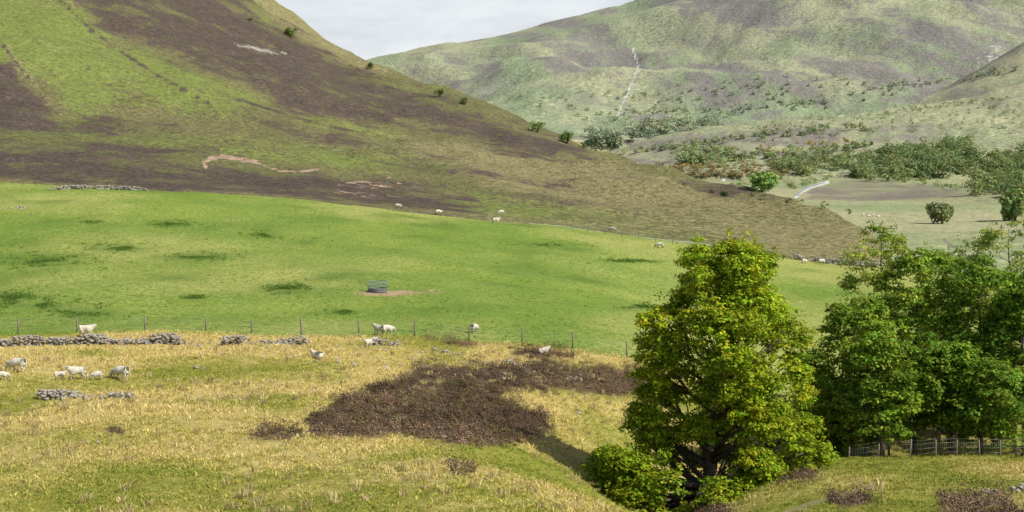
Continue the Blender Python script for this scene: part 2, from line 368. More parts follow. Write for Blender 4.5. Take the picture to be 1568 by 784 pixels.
def simple_mat(name, c1, c2, scale=3.0, rough=.9, metal=0.0, bump=.3):
    m, nt = newmat(name)
    tc = nn(nt, 'ShaderNodeTexCoord').outputs['Object']
    f = stretch(nt, noise(nt, tc, scale, 6, .7), .3, .7)
    bs = nn(nt, 'ShaderNodeBsdfPrincipled'); bs.inputs['Roughness'].default_value = rough; bs.inputs['Metallic'].default_value = metal
    bs.inputs['Specular IOR Level'].default_value = .2
    nt.links.new(mix(nt, f, c1, c2), bs.inputs['Base Color'])
    b = nn(nt, 'ShaderNodeBump'); b.inputs['Strength'].default_value = bump; b.inputs['Distance'].default_value = .02
    nt.links.new(f, b.inputs['Height']); nt.links.new(b.outputs[0], bs.inputs['Normal'])
    out = nn(nt, 'ShaderNodeOutputMaterial'); nt.links.new(bs.outputs[0], out.inputs[0])
    return m
BARK = simple_mat('bark', (.06,.05,.035), (.16,.13,.10), 4)
PALEBARK = simple_mat('pale_bark', (.16,.14,.11), (.34,.31,.26), 4)
STONE = simple_mat('field_stone', (.20,.185,.16), (.46,.42,.37), 1.6)
WOOD = simple_mat('weathered_post', (.16,.13,.10), (.36,.31,.24), 5)
WIRE = simple_mat('galvanised_wire', (.25,.25,.25), (.4,.4,.4), 5, .5, .6, 0)
STEEL = simple_mat('feeder_steel', (.16,.24,.25), (.28,.38,.38), 3, .5, .5, .1)
DARKSTEEL = simple_mat('feeder_trough', (.10,.11,.12), (.20,.21,.22), 3, .6, .4, .1)
WOOL = simple_mat('wool', (.50,.46,.38), (.76,.71,.61), 9, 1, 0, 1)
FACEW = simple_mat('white_face', (.45,.40,.34), (.6,.54,.47), 6)
FACEB = simple_mat('dark_face', (.03,.028,.025), (.09,.08,.07), 6)

def norm(a): return a/np.maximum(np.linalg.norm(a, axis=-1, keepdims=True), 1e-9)
def leaf_quads(C, Nn, size, rngl=rng, aspect=.7):
    n = len(C)
    t = norm(np.cross(Nn, norm(rngl.normal(size=(n, 3))))); b = np.cross(Nn, t)
    s = np.asarray(size).reshape(-1, 1)
    return np.stack([C-t*s, C+b*s*aspect, C+t*s, C-b*s*aspect], 1)
def quad_obj(name, Q, tint, mat, parent=None):
    me = bpy.data.meshes.new(name)
    n = len(Q); fill(me, Q.reshape(-1, 3), np.arange(n*4), 4)
    col = np.ones((n, 4, 4), np.float32); col[:, :, :3] = np.clip(tint, 0, 1)[:, None, :]
    a = me.color_attributes.new('tint', 'FLOAT_COLOR', 'POINT'); a.data.foreach_set('color', col.ravel())
    me.materials.append(mat)
    o = link(bpy.data.objects.new(name, me))
    if parent: o.parent = parent
    return o
def clumps(cent, rad, per, size, tint, up=.8, flat=.5, shell=(.55, 1.08), tvar=.25, jit=.55):
    k = len(cent); idx = np.repeat(np.arange(k), per); n = len(idx)
    d = norm(rng.normal(size=(n, 3)))
    flip = (d[:, 2] < 0) & (rng.random(n) < up); d[flip, 2] *= -1
    lump = 1+.28*np.sin(d[:, 0]*5+idx)*np.sin(d[:, 1]*6+idx*1.7)
    rr = rng.uniform(*shell, n)*lump
    C = cent[idx]+d*rad[idx]*rr[:, None]
    Nn = norm(d+np.array([0, 0, flat])+rng.normal(size=(n, 3))*jit)
    sz = rng.uniform(.6, 1.2, n)*size
    Q = leaf_quads(C, Nn, sz)
    ct = tint[idx] if tint.ndim == 2 else np.tile(tint, (n, 1))
    br = (1+rng.normal(0, tvar, n)).clip(.4, 1.8)
    return Q, ct*br[:, None]*(1+.15*rng.normal(size=(n, 3))*np.array([1, .3, .4]))
def tubes(name, paths, mat, parent=None, sides=7):
    Vs, Fs = [], []; off = 0
    for pts, rad in paths:
        pts = [Vector(p) for p in pts]
        for i, p in enumerate(pts):
            d = (pts[min(i+1, len(pts)-1)]-pts[max(i-1, 0)]).normalized()
            a = d.cross(Vector((.3, .9, .1))).normalized(); b = d.cross(a)
            for s in range(sides):
                an = 2*math.pi*s/sides; Vs.append(p+(a*math.cos(an)+b*math.sin(an))*rad[i])
        for i in range(len(pts)-1):
            for s in range(sides):
                Fs.append((off+i*sides+s, off+i*sides+(s+1) % sides, off+(i+1)*sides+(s+1) % sides, off+(i+1)*sides+s))
        Fs.append(tuple(off+s for s in range(sides))[::-1]); Fs.append(tuple(off+(len(pts)-1)*sides+s for s in range(sides)))
        off += len(pts)*sides
    me = bpy.data.meshes.new(name); me.from_pydata([tuple(v) for v in Vs], [], Fs); me.materials.append(mat)
    for p in me.polygons: p.use_smooth = len(p.vertices) == 4
    o = link(bpy.data.objects.new(name, me))
    if parent: o.parent = parent
    return o

def tree(name, u, y, prof, nlobe, ncl, per, leaf, tint, lrad=(1.4, 2.2), crad=(.4, .75), bark=BARK, trunk_r=.3, feather=0.0, inner=.2, zsq=.72):
    """crown = rounded boughs (lobes) set round the profile, each clothed in leaf sprays on its outer, upper side"""
    s = y/F; x0 = (u-U0)*s
    zb = gz(x0, y)-.2
    e = link(bpy.data.objects.new(name, None)); e.location = (0, 0, 0)
    pr = np.array([((HZ-p)*s, (c-U0)*s, hw*s) for p, c, hw in prof])[::-1]
    zs, cx, hw = pr[:, 0], pr[:, 1], pr[:, 2]
    zz = np.linspace(zs[0], zs[-1], 200); w = np.interp(zz, zs, hw)+.5; cdf = np.cumsum(w); cdf /= cdf[-1]
    hs = np.interp((np.arange(nlobe)+rng.uniform(.2, .8, nlobe))/nlobe, cdf, zz)
    th = np.arange(nlobe)*2.39996+rng.normal(0, .3, nlobe)
    inn = rng.random(nlobe) < inner
    R = rng.uniform(*lrad, nlobe); hwz = np.interp(hs, zs, hw); R = np.minimum(R, hwz*.62+.25)
    rad = np.maximum(hwz-R*.9, 0)*np.where(inn, rng.uniform(.1, .6, nlobe), rng.uniform(.84, 1.08, nlobe))
    hs = np.minimum(hs, zs[-1]-R*.55)
    lob = np.stack([np.interp(hs, zs, cx)+np.cos(th)*rad, y+np.sin(th)*rad, hs], 1)
    li = np.repeat(np.arange(nlobe), ncl); m = len(li)
    d = norm(rng.normal(size=(m, 3)))
    outw = np.stack([np.cos(th)[li], np.sin(th)[li], np.full(m, .75)], 1)
    d = norm(d+outw*.6)
    cent = lob[li]+d*np.stack([R, R, R*zsq], 1)[li]*rng.uniform(.6, 1.0, m)[:, None]
    cr = rng.uniform(*crad, m)*np.minimum(1, .55+R[li]*.3)
    radii = np.stack([cr, cr, cr*rng.uniform(.42, .65, m)], 1)
    lt = (1+rng.normal(0, .13, nlobe)).clip(.65, 1.35)
    ct = np.array(tint)[None, :]*(lt[li]*(1+rng.normal(0, .12, m)).clip(.6, 1.5))[:, None]
    ct[:, 0] *= 1+rng.normal(0, .10, m)
    Q, T = clumps(cent, radii, per, leaf, ct, .8, .8, jit=.45)
    if feather > 0:
        kf = int(m*feather); j = rng.integers(0, m, kf)
        c2 = cent[j]+norm(d[j]+rng.normal(size=(kf, 3))*.6)*cr[j][:, None]*1.25
        r2 = np.stack([cr[j]*.4, cr[j]*.4, cr[j]*.45], 1)
        Q2, T2 = clumps(c2, r2, max(per//4, 8), leaf*.85, ct[j], .5)
        Q = np.concatenate([Q, Q2]); T = np.concatenate([T, T2])
    quad_obj('crown', Q, T, LEAF, e)
    top = zs[-1]-.6; H = top-zb
    tp = [(x0, y, zb)]; nseg = 8
    for i in range(1, nseg+1):
        f = i/nseg; z = zb+H*f
        tcx = np.interp(z, zs, cx)
        tp.append((x0+(tcx-x0)*f+rng.normal(0, .12), y+rng.normal(0, .12), z))
    paths = [(tp, [trunk_r*(1.5 if i == 0 else 1)*(1-.88*i/nseg) for i in range(nseg+1)])]
    for j in range(nlobe):
        c = lob[j]; f = np.clip((c[2]-np.hypot(c[0]-x0, c[1]-y)*.7-zb)/H, .1, .9)
        k = f*nseg; i = int(k); a = np.array(tp[i])*(1-(k-i))+np.array(tp[min(i+1, nseg)])*(k-i)
        mid = (a+c)/2+np.array([0, 0, -.2])+rng.normal(0, .12, 3)
        r0 = trunk_r*(1-.85*f)*.5
        paths.append(([a, mid, c], [r0, r0*.65, r0*.35]))
        for t_ in range(4):
            q_ = cent[j*ncl+t_]; paths.append(([mid, (mid+q_)/2+rng.normal(0, .1, 3), q_], [r0*.35, r0*.22, .012]))
    tubes('trunk_and_limbs', paths, bark, e, 6)
    return e

# ------------------------------------------------------------------ big sycamore
tree('sycamore_tree', 1095, 75,
     [(374,1130,40),(386,1124,66),(408,1117,84),(435,1108,80),(460,1112,78),(478,1112,102),(500,1110,132),(550,1110,136),(600,1116,136),(625,1105,150),(660,1098,162),(700,1080,182),(745,1070,190),(785,1060,180),(825,1060,150)],
     88, 25, 74, .10, (.29,.375,.02), (1.0, 2.0), (.36, .68), BARK, .42, .4, .15, .62)
grove = [
 ('birch_tree', 1352, 101, [(350,1350,20),(372,1348,42),(420,1345,54),(480,1345,58),(560,1345,60),(650,1345,50)], (.27,.35,.05), PALEBARK, 20, .9),
 ('ash_tree', 1302, 93, [(462,1318,34),(485,1312,56),(540,1300,66),(600,1297,66),(672,1292,56)], (.20,.31,.03), BARK, 22, .5),
 ('ash_tree', 1400, 96, [(388,1412,34),(410,1408,58),(480,1402,74),(560,1398,78),(620,1395,74),(655,1395,55)], (.22,.33,.035), BARK, 26, .5),
 ('birch_tree', 1462, 103, [(388,1452,32),(410,1455,56),(480,1462,66),(560,1468,70),(640,1468,60)], (.25,.34,.05), PALEBARK, 22, .8),
 ('ash_tree', 1500, 94, [(402,1502,34),(430,1500,58),(500,1498,68),(580,1495,70),(650,1490,56)], (.17,.28,.03), BARK, 24, .5),
 ('birch_tree', 1548, 104, [(338,1545,24),(362,1545,48),(410,1545,60),(480,1545,62),(600,1545,60),(640,1545,50)], (.30,.36,.08), PALEBARK, 22, .9),
 ('ash_tree', 1568, 92, [(422,1560,34),(460,1562,60),(540,1565,66),(610,1568,66),(655,1568,50)], (.17,.28,.03), BARK, 22, .5),
 ('ash_tree', 1440, 106, [(470,1440,30),(520,1440,60),(600,1435,70),(660,1435,60)], (.10,.18,.025), BARK, 14, .4),
 ('ash_tree', 1640, 97, [(380,1640,30),(450,1640,60),(560,1640,75),(650,1640,60)], (.17,.27,.03), BARK, 14, .5),
 ('ash_tree', 1252, 97, [(570,1262,24),(600,1258,38),(650,1255,42),(700,1255,38)], (.14,.24,.03), BARK, 12, .4),
 ('ash_tree', 1350, 90, [(515,1355,34),(560,1352,56),(620,1348,60),(672,1345,46)], (.19,.30,.03), BARK, 16, .5),
 ('ash_tree', 1455, 91, [(525,1455,34),(570,1452,54),(620,1448,56),(664,1445,42)], (.18,.29,.03), BARK, 15, .5),
 ('ash_tree', 1520, 89, [(560,1520,30),(600,1520,48),(640,1518,52),(670,1518,42)], (.16,.26,.03), BARK, 12, .5),
]
for nm, u, y, prof, tint, bk, nl, fe in grove:
    tree(nm, u, y, prof, nl, 17, 52, .10 if nm == 'birch_tree' else .12, tint, (1.0, 1.7), (.4, .75), bk, .17, fe, .2)
st = []
for i in range(22):
    u = rng.uniform(1275, 1600); y = rng.uniform(89, 104); x, y, z = at(u, y)
    hgt = rng.uniform(5, 8); st.append(([(x, y, z-.1), (x+rng.normal(0,.2), y, z+hgt*.5), (x+rng.normal(0,.4), y, z+hgt)], [.09, .07, .03]))
tubes('sapling_stems', st, PALEBARK)

# ------------------------------------------------------------------ distant trees and shrubs
def bush(name, u, py, w_px, h_px, tint, mat=FARLEAF, n=420, lift=.35, ymin=240):
    x, y, z = spot(u, py, ymin); s = y/F; w = w_px*s/2; h = h_px*s
    k = 9; cent = np.stack([x+rng.uniform(-.6, .6, k)*w, y+rng.uniform(-.6, .6, k)*w, z+h*rng.uniform(lift, .78, k)], 1)
    rad = np.stack([np.full(k, w*.5), np.full(k, w*.5), np.full(k, h*.28)], 1)*rng.uniform(.7, 1.15, (k, 1))
    Q, T = clumps(cent, rad, n//k, max(w, h)*.09, np.array(tint), .6)
    e = link(bpy.data.objects.new(name, None))
    quad_obj('crown', Q, T, mat, e)
    tubes('trunk', [([(x, y, z-.3), (x+.1*w, y, z+h*.35), (x, y, z+h*.7)], [w*.09+.05, w*.06+.03, .03])], BARK, e, 6)
for u, py, w, h, t in [(445,57,24,16,(.15,.21,.05)),(566,106,12,11,(.13,.18,.05)),(673,148,16,12,(.15,.20,.05)),(711,160,14,11,(.15,.19,.05)),
                    (822,202,32,17,(.19,.26,.07)),(868,219,28,20,(.16,.24,.06)),(893,226,12,9,(.15,.21,.06)),(383,33,9,6,(.1,.15,.05))]:
    bush('hawthorn_tree', u, py, w, h, t, lift=.2)
for u, py, w, h, t in [(1166,294,60,30,(.28,.42,.11)),(1442,343,42,32,(.23,.27,.12)),(1554,338,46,48,(.25,.33,.11)),(1110,300,18,9,(.2,.25,.1))]:
    bush('willow_tree', u, py, w, h, t, n=1800, lift=.2)

def mass(name, spots, tint, rr, leafs, per=110, ymin=420, mat=FARLEAF):
    C, Rr, T = [], [], []
    for (u, py) in spots:
        x, y, z = spot(u, py, ymin); r = rng.uniform(*rr)
        for j in range(3):
            C.append((x+rng.normal(0, r*.35), y+rng.normal(0, r*.35), z+r*rng.uniform(.1, 1.2))); q_ = r*rng.uniform(.55, .8); Rr.append((q_, q_, q_*.85))
            T.append(np.array(tint)*rng.uniform(.7, 1.3)*np.array([rng.uniform(.85, 1.2), 1, 1]))
    Q, TT = clumps(np.array(C), np.array(Rr), per//3, leafs, np.array(T), .8, .8, tvar=.15)
    return quad_obj(name, Q, TT, mat)
def inpoly(poly, n):
    p = np.array(poly, float); out = []
    while len(out) < n:
        c = rng.uniform(p.min(0), p.max(0), (n*3, 2)); k = sdf(c[:, 0], c[:, 1], poly) < 0; out += list(map(tuple, c[k]))
    return out[:n]
def alongline(pts, n, w):
    out = []
    L = [math.hypot(b[0]-a[0], b[1]-a[1]) for a, b in zip(pts[:-1], pts[1:])]
    for a, b, l in zip(pts[:-1], pts[1:], L):
        for i in range(int(n*l/sum(L))+1):
            t = rng.random(); out.append((a[0]+(b[0]-a[0])*t+rng.normal(0, w), a[1]+(b[1]-a[1])*t+rng.normal(0, w*.5)))
    return out
mass('distant_woodland', inpoly([(1310,276),(1312,252),(1360,238),(1420,229),(1485,222),(1492,264),(1430,276),(1340,280)], 220), (.22,.29,.12), (4.5, 8), .9, 150, 600)  # woodland leaf tints are paled to carry painted distance haze
mass('distant_woodland', inpoly([(1488,278),(1500,250),(1568,236),(1620,240),(1620,310),(1500,300)], 170), (.21,.275,.11), (4.5, 8), .9, 150, 600)
mass('distant_woodland', inpoly([(1035,254),(1040,236),(1090,228),(1130,240),(1110,256)], 60), (.31,.38,.18), (4, 7), .9, 120, 700)
mass('distant_woodland', inpoly([(1180,266),(1200,248),(1300,240),(1310,260),(1230,270)], 70), (.25,.31,.13), (3.5, 7), .8, 120, 700)
mass('distant_woodland', inpoly([(900,208),(960,198),(1050,188),(1100,188),(1090,198),(1040,208),(930,228),(890,224)], 90), (.34,.41,.27), (6, 11), 1.4, 100, 1500)
mass('distant_woodland', alongline([(960,238),(1040,226),(1120,216),(1220,206),(1330,196)], 60, 5), (.29,.36,.17), (2.4, 4.6), .8, 90, 900)
mass('distant_woodland', alongline([(1110,250),(1170,240),(1250,232),(1330,226)], 50, 6), (.26,.33,.14), (2.4, 5), .8, 90, 800)
mass('distant_woodland', alongline([(1120,285),(1200,276),(1215,290),(1230,284),(1290,270),(1400,280),(1500,300)], 60, 3), (.26,.35,.13), (1.4, 3.2), .45, 80, 560)
mass('distant_shrubs', inpoly([(1130,204),(1200,184),(1330,170),(1568,138),(1568,200),(1440,200),(1300,208),(1180,225)], 170)+alongline([(1150,196),(1300,180),(1400,168),(1568,145)], 60, 4), (.38,.45,.23), (.9, 3.0), .5, 50, 900)
mass('distant_shrubs', alongline([(1330,140),(1450,125),(1568,105)], 40, 7)+alongline([(900,182),(1100,170),(1330,150)], 70, 10)+inpoly([(760,150),(1300,110),(1400,150),(900,185)], 90), (.36,.43,.27), (2.5, 6), 1.1, 50, 1500)
mass('gorse_bushes', inpoly([(1150,225),(1300,212),(1300,225),(1170,236)], 30)+inpoly([(1020,256),(1070,252),(1080,262),(1020,262)], 18), (.52,.38,.11), (1.3, 2.4), .5, 60, 700)
mass('riverside_scrub', inpoly([(1000,258),(1180,252),(1215,262),(1200,276),(1040,272)], 110), (.34,.29,.14), (2, 3.5), .6, 80, 560)
mass('distant_shrubs', inpoly([(1040,288),(1330,318),(1300,330),(1180,308)], 10), (.16,.18,.08), (.6, 1.2), .25, 60, 260)

x, y, z = spot(922, 214, 1200); s = y/F
def box(v, f, x0, x1, y0, y1, z0, z1):
    o = len(v); v += [(x0,y0,z0),(x1,y0,z0),(x1,y1,z0),(x0,y1,z0),(x0,y0,z1),(x1,y0,z1),(x1,y1,z1),(x0,y1,z1)]
    f += [(o,o+3,o+2,o+1),(o+4,o+5,o+6,o+7),(o,o+1,o+5,o+4),(o+1,o+2,o+6,o+5),(o+2,o+3,o+7,o+6),(o+3,o,o+4,o+7)]
cot = link(bpy.data.objects.new('stone_cottage', None)); cot.location = (x, y, z+1)
def part(nm, vf, mat, parent, loc=(0,0,0)):
    me = bpy.data.meshes.new(nm); me.from_pydata(vf[0], [], vf[1]); me.materials.append(mat); o = link(bpy.data.objects.new(nm, me)); o.parent = parent; o.location = loc; return o
v, f = [], []; box(v, f, -4, 4, -3, 3, -3, 5.5); o_ = len(v); v += [(-4,-3,5.5),(-4,3,5.5),(-4,0,8.2),(4,-3,5.5),(4,3,5.5),(4,0,8.2)]; f += [(o_,o_+1,o_+2),(o_+3,o_+5,o_+4)]
part('walls', (v, f), simple_mat('cottage_render', (.5,.38,.32), (.6,.48,.42), 1), cot)
v = [(-4.4,-3.4,5.2),(4.4,-3.4,5.2),(4.4,0,8.3),(-4.4,0,8.3),(4.4,3.4,5.2),(-4.4,3.4,5.2)]; part('roof', (v, [(0,1,2,3),(3,2,4,5)]), simple_mat('slate', (.2,.2,.22), (.3,.3,.32), 1), cot)
v, f = [], []
for a in (-2.6, 1.6):
    for b in (1, 3.6): box(v, f, a, a+1, -3.05, -3.01, b, b+1.3)
box(v, f, -.5, .5, -3.05, -3.01, 0, 2.1); part('windows_and_door', (v, f), simple_mat('dark_glass', (.04,.05,.06), (.08,.09,.1), 1, .3), cot)
v, f = [], []; box(v, f, -3.9, -3.1, -.5, .5, 7.4, 9.4); part('chimney', (v, f), STONE, cot)

def ribbon(name, pts, w, mat, lift, ymin=500):
    pts2 = []
    for a, b in zip(pts[:-1], pts[1:]):
        for i in range(5): t = i/5; pts2.append((a[0]+(b[0]-a[0])*t, a[1]+(b[1]-a[1])*t))
    W = [spot(u, p, ymin) for u, p in pts2]; V_, F_ = [], []
    for i, (x, y, z) in enumerate(W):
        ww = w*(.6+.8*rng.random())
        for s_ in (-1, 1):
            xx = x+s_*ww; V_.append((xx, y, gz(xx, y)+lift))
    for i in range(len(W)-1): F_.append((2*i, 2*i+1, 2*i+3, 2*i+2))
    me = bpy.data.meshes.new(name); me.from_pydata(V_, [], F_); me.materials.append(mat); return link(bpy.data.objects.new(name, me))
WATER = simple_mat('river_water', (.30,.34,.36), (.44,.47,.48), .3, .2, 0, .2)
ribbon('river', [(1262,280),(1250,283),(1240,286),(1231,290),(1224,295),(1218,301)], 1.1, WATER, .12)
ribbon('river', [(1040,259),(1060,263),(1080,267),(1095,271)], 2.0, WATER, .12, 700)

# ------------------------------------------------------------------ grass tufts
def blades(x, y, z, hgt, tint, nb, spread, width, lean=.5):
    n = len(x); idx = np.repeat(np.arange(n), nb); m = len(idx)
    a = rng.uniform(0, 2*np.pi, m); r = spread[idx]*rng.random(m)**.5
    base = np.stack([x[idx]+np.cos(a)*r, y[idx]+np.sin(a)*r, z[idx]-.03], 1)
    h = hgt[idx]*rng.uniform(.55, 1.15, m)
    ln = rng.normal(0, lean, (m, 2))*h[:, None]
    tip = base+np.stack([ln[:, 0], ln[:, 1], h], 1)
    phi = rng.uniform(0, np.pi, m); w = np.stack([np.cos(phi), np.sin(phi)*.6, 0*phi], 1)*(width*rng.uniform(.6, 1.4, m))[:, None]
    mid = base*.45+tip*.55+np.stack([-ln[:, 0]*.15, -ln[:, 1]*.15, h*.12], 1)
    Q = np.stack([base, mid-w, tip, mid+w], 1)
    T = tint[idx]*(1+rng.normal(0, .22, m)).clip(.4, 1.8)[:, None]
    return Q, T
n = 62000
yy = np.sqrt(rng.uniform(40**2, 112**2, n)); uu = rng.uniform(-60, 1650, n); xx = (uu-U0)/F*yy; zz = ground(xx, yy); pp = HZ-F*zz/yy
hm = near_heather(uu, pp)+fbm(xx/2.5, yy/2.5, 3, 2)*1.1; sf = straw_f(xx, yy, uu, pp)+rng.normal(0, .2, n)
path = m_line(uu, pp, PATH, 5, 1)
nearwall = (np.abs(yy-104.3) < .9) & (uu < 620)
keep = (hm < .5+rng.normal(0, .08, n)) & (path < .4+.6*rng.random(n)) & (fbm(xx/2.2, yy/2.2, 3, 6)+.16 > rng.uniform(-.25, .25, n)) & ~nearwall
xx, yy, zz, sf, uu = xx[keep], yy[keep], zz[keep], sf[keep].clip(0, 1), uu[keep]
g1 = np.array([.25,.32,.05]); g2 = np.array([.50,.46,.11]); g3 = np.array([.80,.64,.29])
sfc = sf[:, None]
tint = np.where(sfc < .5, g1+(g2-g1)*sfc*2, g2+(g3-g2)*(sfc-.5)*2)
tint = tint*np.where(uu > 1100, .8, 1.0)[:, None]  # cloud shade on the right-hand grass, put into its tint
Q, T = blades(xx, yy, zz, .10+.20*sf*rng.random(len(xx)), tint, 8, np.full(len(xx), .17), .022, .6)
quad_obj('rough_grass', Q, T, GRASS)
n = 900; yy = np.sqrt(rng.uniform(44**2, 111**2, n)); uu = rng.uniform(-40, 1000, n); xx = (uu-U0)/F*yy
k = (fbm(xx/9, yy/9, 3, 3) > -.02); xx, yy, uu = xx[k], yy[k], uu[k]
ex = [spot(307, 549), spot(262, 537), spot(290, 535), spot(1345, 752, 45), spot(540, 528), spot(505, 545), spot(330, 540)]
xx = np.concatenate([xx, [e[0] for e in ex]]); yy = np.concatenate([yy, [e[1] for e in ex]]); zz = ground(xx, yy)
hg = rng.uniform(.22, .42, len(xx)); hg[-7:] = .55
Q, T = blades(xx, yy, zz, hg, np.tile(np.array([.68,.56,.28]), (len(xx), 1))*rng.uniform(.65, 1.1, (len(xx), 1)), 34, np.full(len(xx), .22), .02, .35)
quad_obj('grass_tussocks', Q, T, GRASS)
RX, RYY = [], []
for cx, cy, rx, ry_ in RUSH:
    for i in range(int(rx*5)):
        a = rng.uniform(0, 2*np.pi); r_ = abs(rng.normal(0, .65))
        x, y, z = spot(cx+math.cos(a)*rx*r_, cy+math.sin(a)*ry_*r_, 112, 260, 160); RX.append(x); RYY.append(y)
RX = np.array(RX); RYY = np.array(RYY); k = (fbm(RX/2.5, RYY/2.5, 3, 4) > -.03) & (RYY > 113.5); RX, RYY = RX[k], RYY[k]
Q, T = blades(RX, RYY, ground(RX, RYY), rng.uniform(.10, .30, len(RX)), np.tile(np.array([.12,.21,.04]), (len(RX), 1))*rng.uniform(.7, 1.3, (len(RX), 1)), 12, np.full(len(RX), .3), .025, .4)
quad_obj('rushes', Q, T, GRASS)
n = 9000; yy = rng.uniform(113, 235, n); uu = rng.uniform(-40, 1330, n); xx = (uu-U0)/F*yy; k = fbm(xx/6, yy/6, 3, 1) > .04; xx, yy = xx[k], yy[k]
tc_ = np.array([.21,.31,.05])[None, :]*rng.uniform(.6, 1.3, (len(xx), 1))
Q, T = blades(xx, yy, ground(xx, yy), rng.uniform(.06, .16, len(xx)), tc_, 7, np.full(len(xx), .25), .03, .5)
quad_obj('pasture_tufts', Q, T, GRASS)
n = 17000; yy = np.sqrt(rng.uniform(42**2, 112**2, n)); uu = rng.uniform(150, 1600, n); xx = (uu-U0)/F*yy; zz = ground(xx, yy); pp = HZ-F*zz/yy
nh = near_heather(uu, pp); hm = nh+fbm(xx/2.5, yy/2.5, 3, 2)*1.1+rng.normal(0, .16, n)
k = (hm > .45) & (nh > .04); xx, yy, zz, hm = xx[k], yy[k], zz[k], hm[k]
cl_ = (1+2.8*fbm(xx/1.8, yy/1.8, 2, 5)).clip(.3, 2.2)
r = rng.uniform(.18, .38, len(xx))
cent = np.stack([xx, yy, zz+.05], 1); rad = np.stack([r*1.1, r*1.1, r*rng.uniform(.9, 1.5, len(xx))*cl_], 1)
cv = (1+2.2*fbm(xx/2.6, yy/2.6, 3, 4))[:, None].clip(.4, 2)
ht = np.array([.165,.112,.074])[None, :]*rng.uniform(.65, 1.35, (len(xx), 1))*cv; gm = rng.random(len(xx)) < .16; ht[gm] = np.array([.20,.17,.07])
Q, T = clumps(cent, rad, 60, .04, ht, 1.0, tvar=.25)
quad_obj('heather', Q, T, HEATH)

# ------------------------------------------------------------------ stones
import bmesh
bm = bmesh.new(); bmesh.ops.create_icosphere(bm, subdivisions=1, radius=1); icoV = np.array([v.co[:] for v in bm.verts]); icoF = np.array([[v.index for v in f.verts] for f in bm.faces]); bm.free()
def stones(name, pos, size):
    n = len(pos); Vs = np.repeat(icoV[None], n, 0)*(1+rng.normal(0, .16, (n, len(icoV), 1)))
    Vs = Vs*rng.uniform([.8,.7,.45], [1.4,1.1,.8], (n, 3))[:, None, :]
    a = rng.uniform(0, 6.28, n); c, s = np.cos(a)[:, None], np.sin(a)[:, None]
    x = Vs[:, :, 0]*c-Vs[:, :, 1]*s; y = Vs[:, :, 0]*s+Vs[:, :, 1]*c
    Vs = np.stack([x, y, Vs[:, :, 2]], 2)*np.asarray(size)[:, None, None]+np.asarray(pos)[:, None, :]
    me = bpy.data.meshes.new(name); Ff = (icoF[None]+(np.arange(n)*len(icoV))[:, None, None]).reshape(-1)
    fill(me, Vs.reshape(-1, 3), Ff, 3); me.materials.append(STONE); return link(bpy.data.objects.new(name, me))
def wall(name, W, h, size, dens=1.0, gaps=.0, width=.3, seed=0):
    P_, S_ = [], []
    for a, b in zip(W[:-1], W[1:]):
        L = math.hypot(b[0]-a[0], b[1]-a[1]); nlay = max(1, int(h/(size*1.1)))
        for lay in range(nlay):
            for i in range(int(L/(size*1.6)*dens*2)):
                t = rng.random(); x = a[0]+(b[0]-a[0])*t; y = a[1]+(b[1]-a[1])*t
                g = vnoise(x/1.7+seed, y/1.7, seed)
                hh = h*np.clip((g-gaps)*2.2, 0, 1)
                if lay*size*1.1 > hh or (g < gaps): continue
                x += rng.normal(0, width*.5*(1-lay/nlay*.5)); y += rng.normal(0, width*.5)
                P_.append((x, y, gz(x, y)+size*.3+lay*size*.95)); S_.append(size*rng.uniform(.55, 1.15))
    return stones(name, P_, S_)
wall('ruined_stone_wall', [at(u, 104.5+.5*math.sin(u*.03)) for u in range(-60, 470, 22)], .85, .15, 1.6, .27, .55, 1)
wall('ruined_stone_wall', [at(u, 105.5) for u in (525, 580, 610)], .55, .16, 1.0, .2, .5, 3)
wall('ruined_stone_wall', [at(u, y) for u, y in ((660,105),(760,103),(860,101),(960,102),(1030,106))], .35, .15, .7, .45, .6, 2)
wall('stone_heap', [at(u, y) for u, y in ((65,78),(110,78.5),(152,78))], .95, .15, 1.8, .0, .7, 4)
wall('stone_heap', [at(u, y) for u, y in ((168,77.5),(205,77.5))], .6, .14, 1.5, .05, .5, 5)
wall('dry_stone_wall', [at(u, y) for u, y in ((85,232),(150,236),(225,238))], 1.0, .24, 1.0, .1, .9, 6)
wall('dry_stone_wall', [at(u, y) for u, y in ((-30,205),(20,208),(48,212))], .7, .24, .6, .3, 1.0, 7)
wall('dry_stone_wall', [at(u, y) for u, y in ((1215,246),(1270,244),(1345,243))], 1.1, .25, 1.2, .0, .3, 0)
wall('stone_heap', [at(u, y) for u, y in ((1505,60),(1580,60))], .3, .12, 1.2, .1, .4, 5)
bp, bs_ = [], []
for i in range(66):
    u = rng.uniform(380, 1000) if i < 54 else rng.uniform(0, 1000); y = rng.uniform(92, 103) if i < 54 else rng.uniform(60, 100)
    x, y, z = at(u, y); bp.append((x, y, z+.05)); bs_.append(rng.uniform(.07, .19))
for u, y, sz in ((885,93,.3),(805,100,.28),(300,90,.2),(690,82,.2),(590,93,.25),(480,83,.25)):
    x, y, z = at(u, y); bp.append((x, y, z+.05)); bs_.append(sz)
stones('scattered_boulders', bp, bs_)

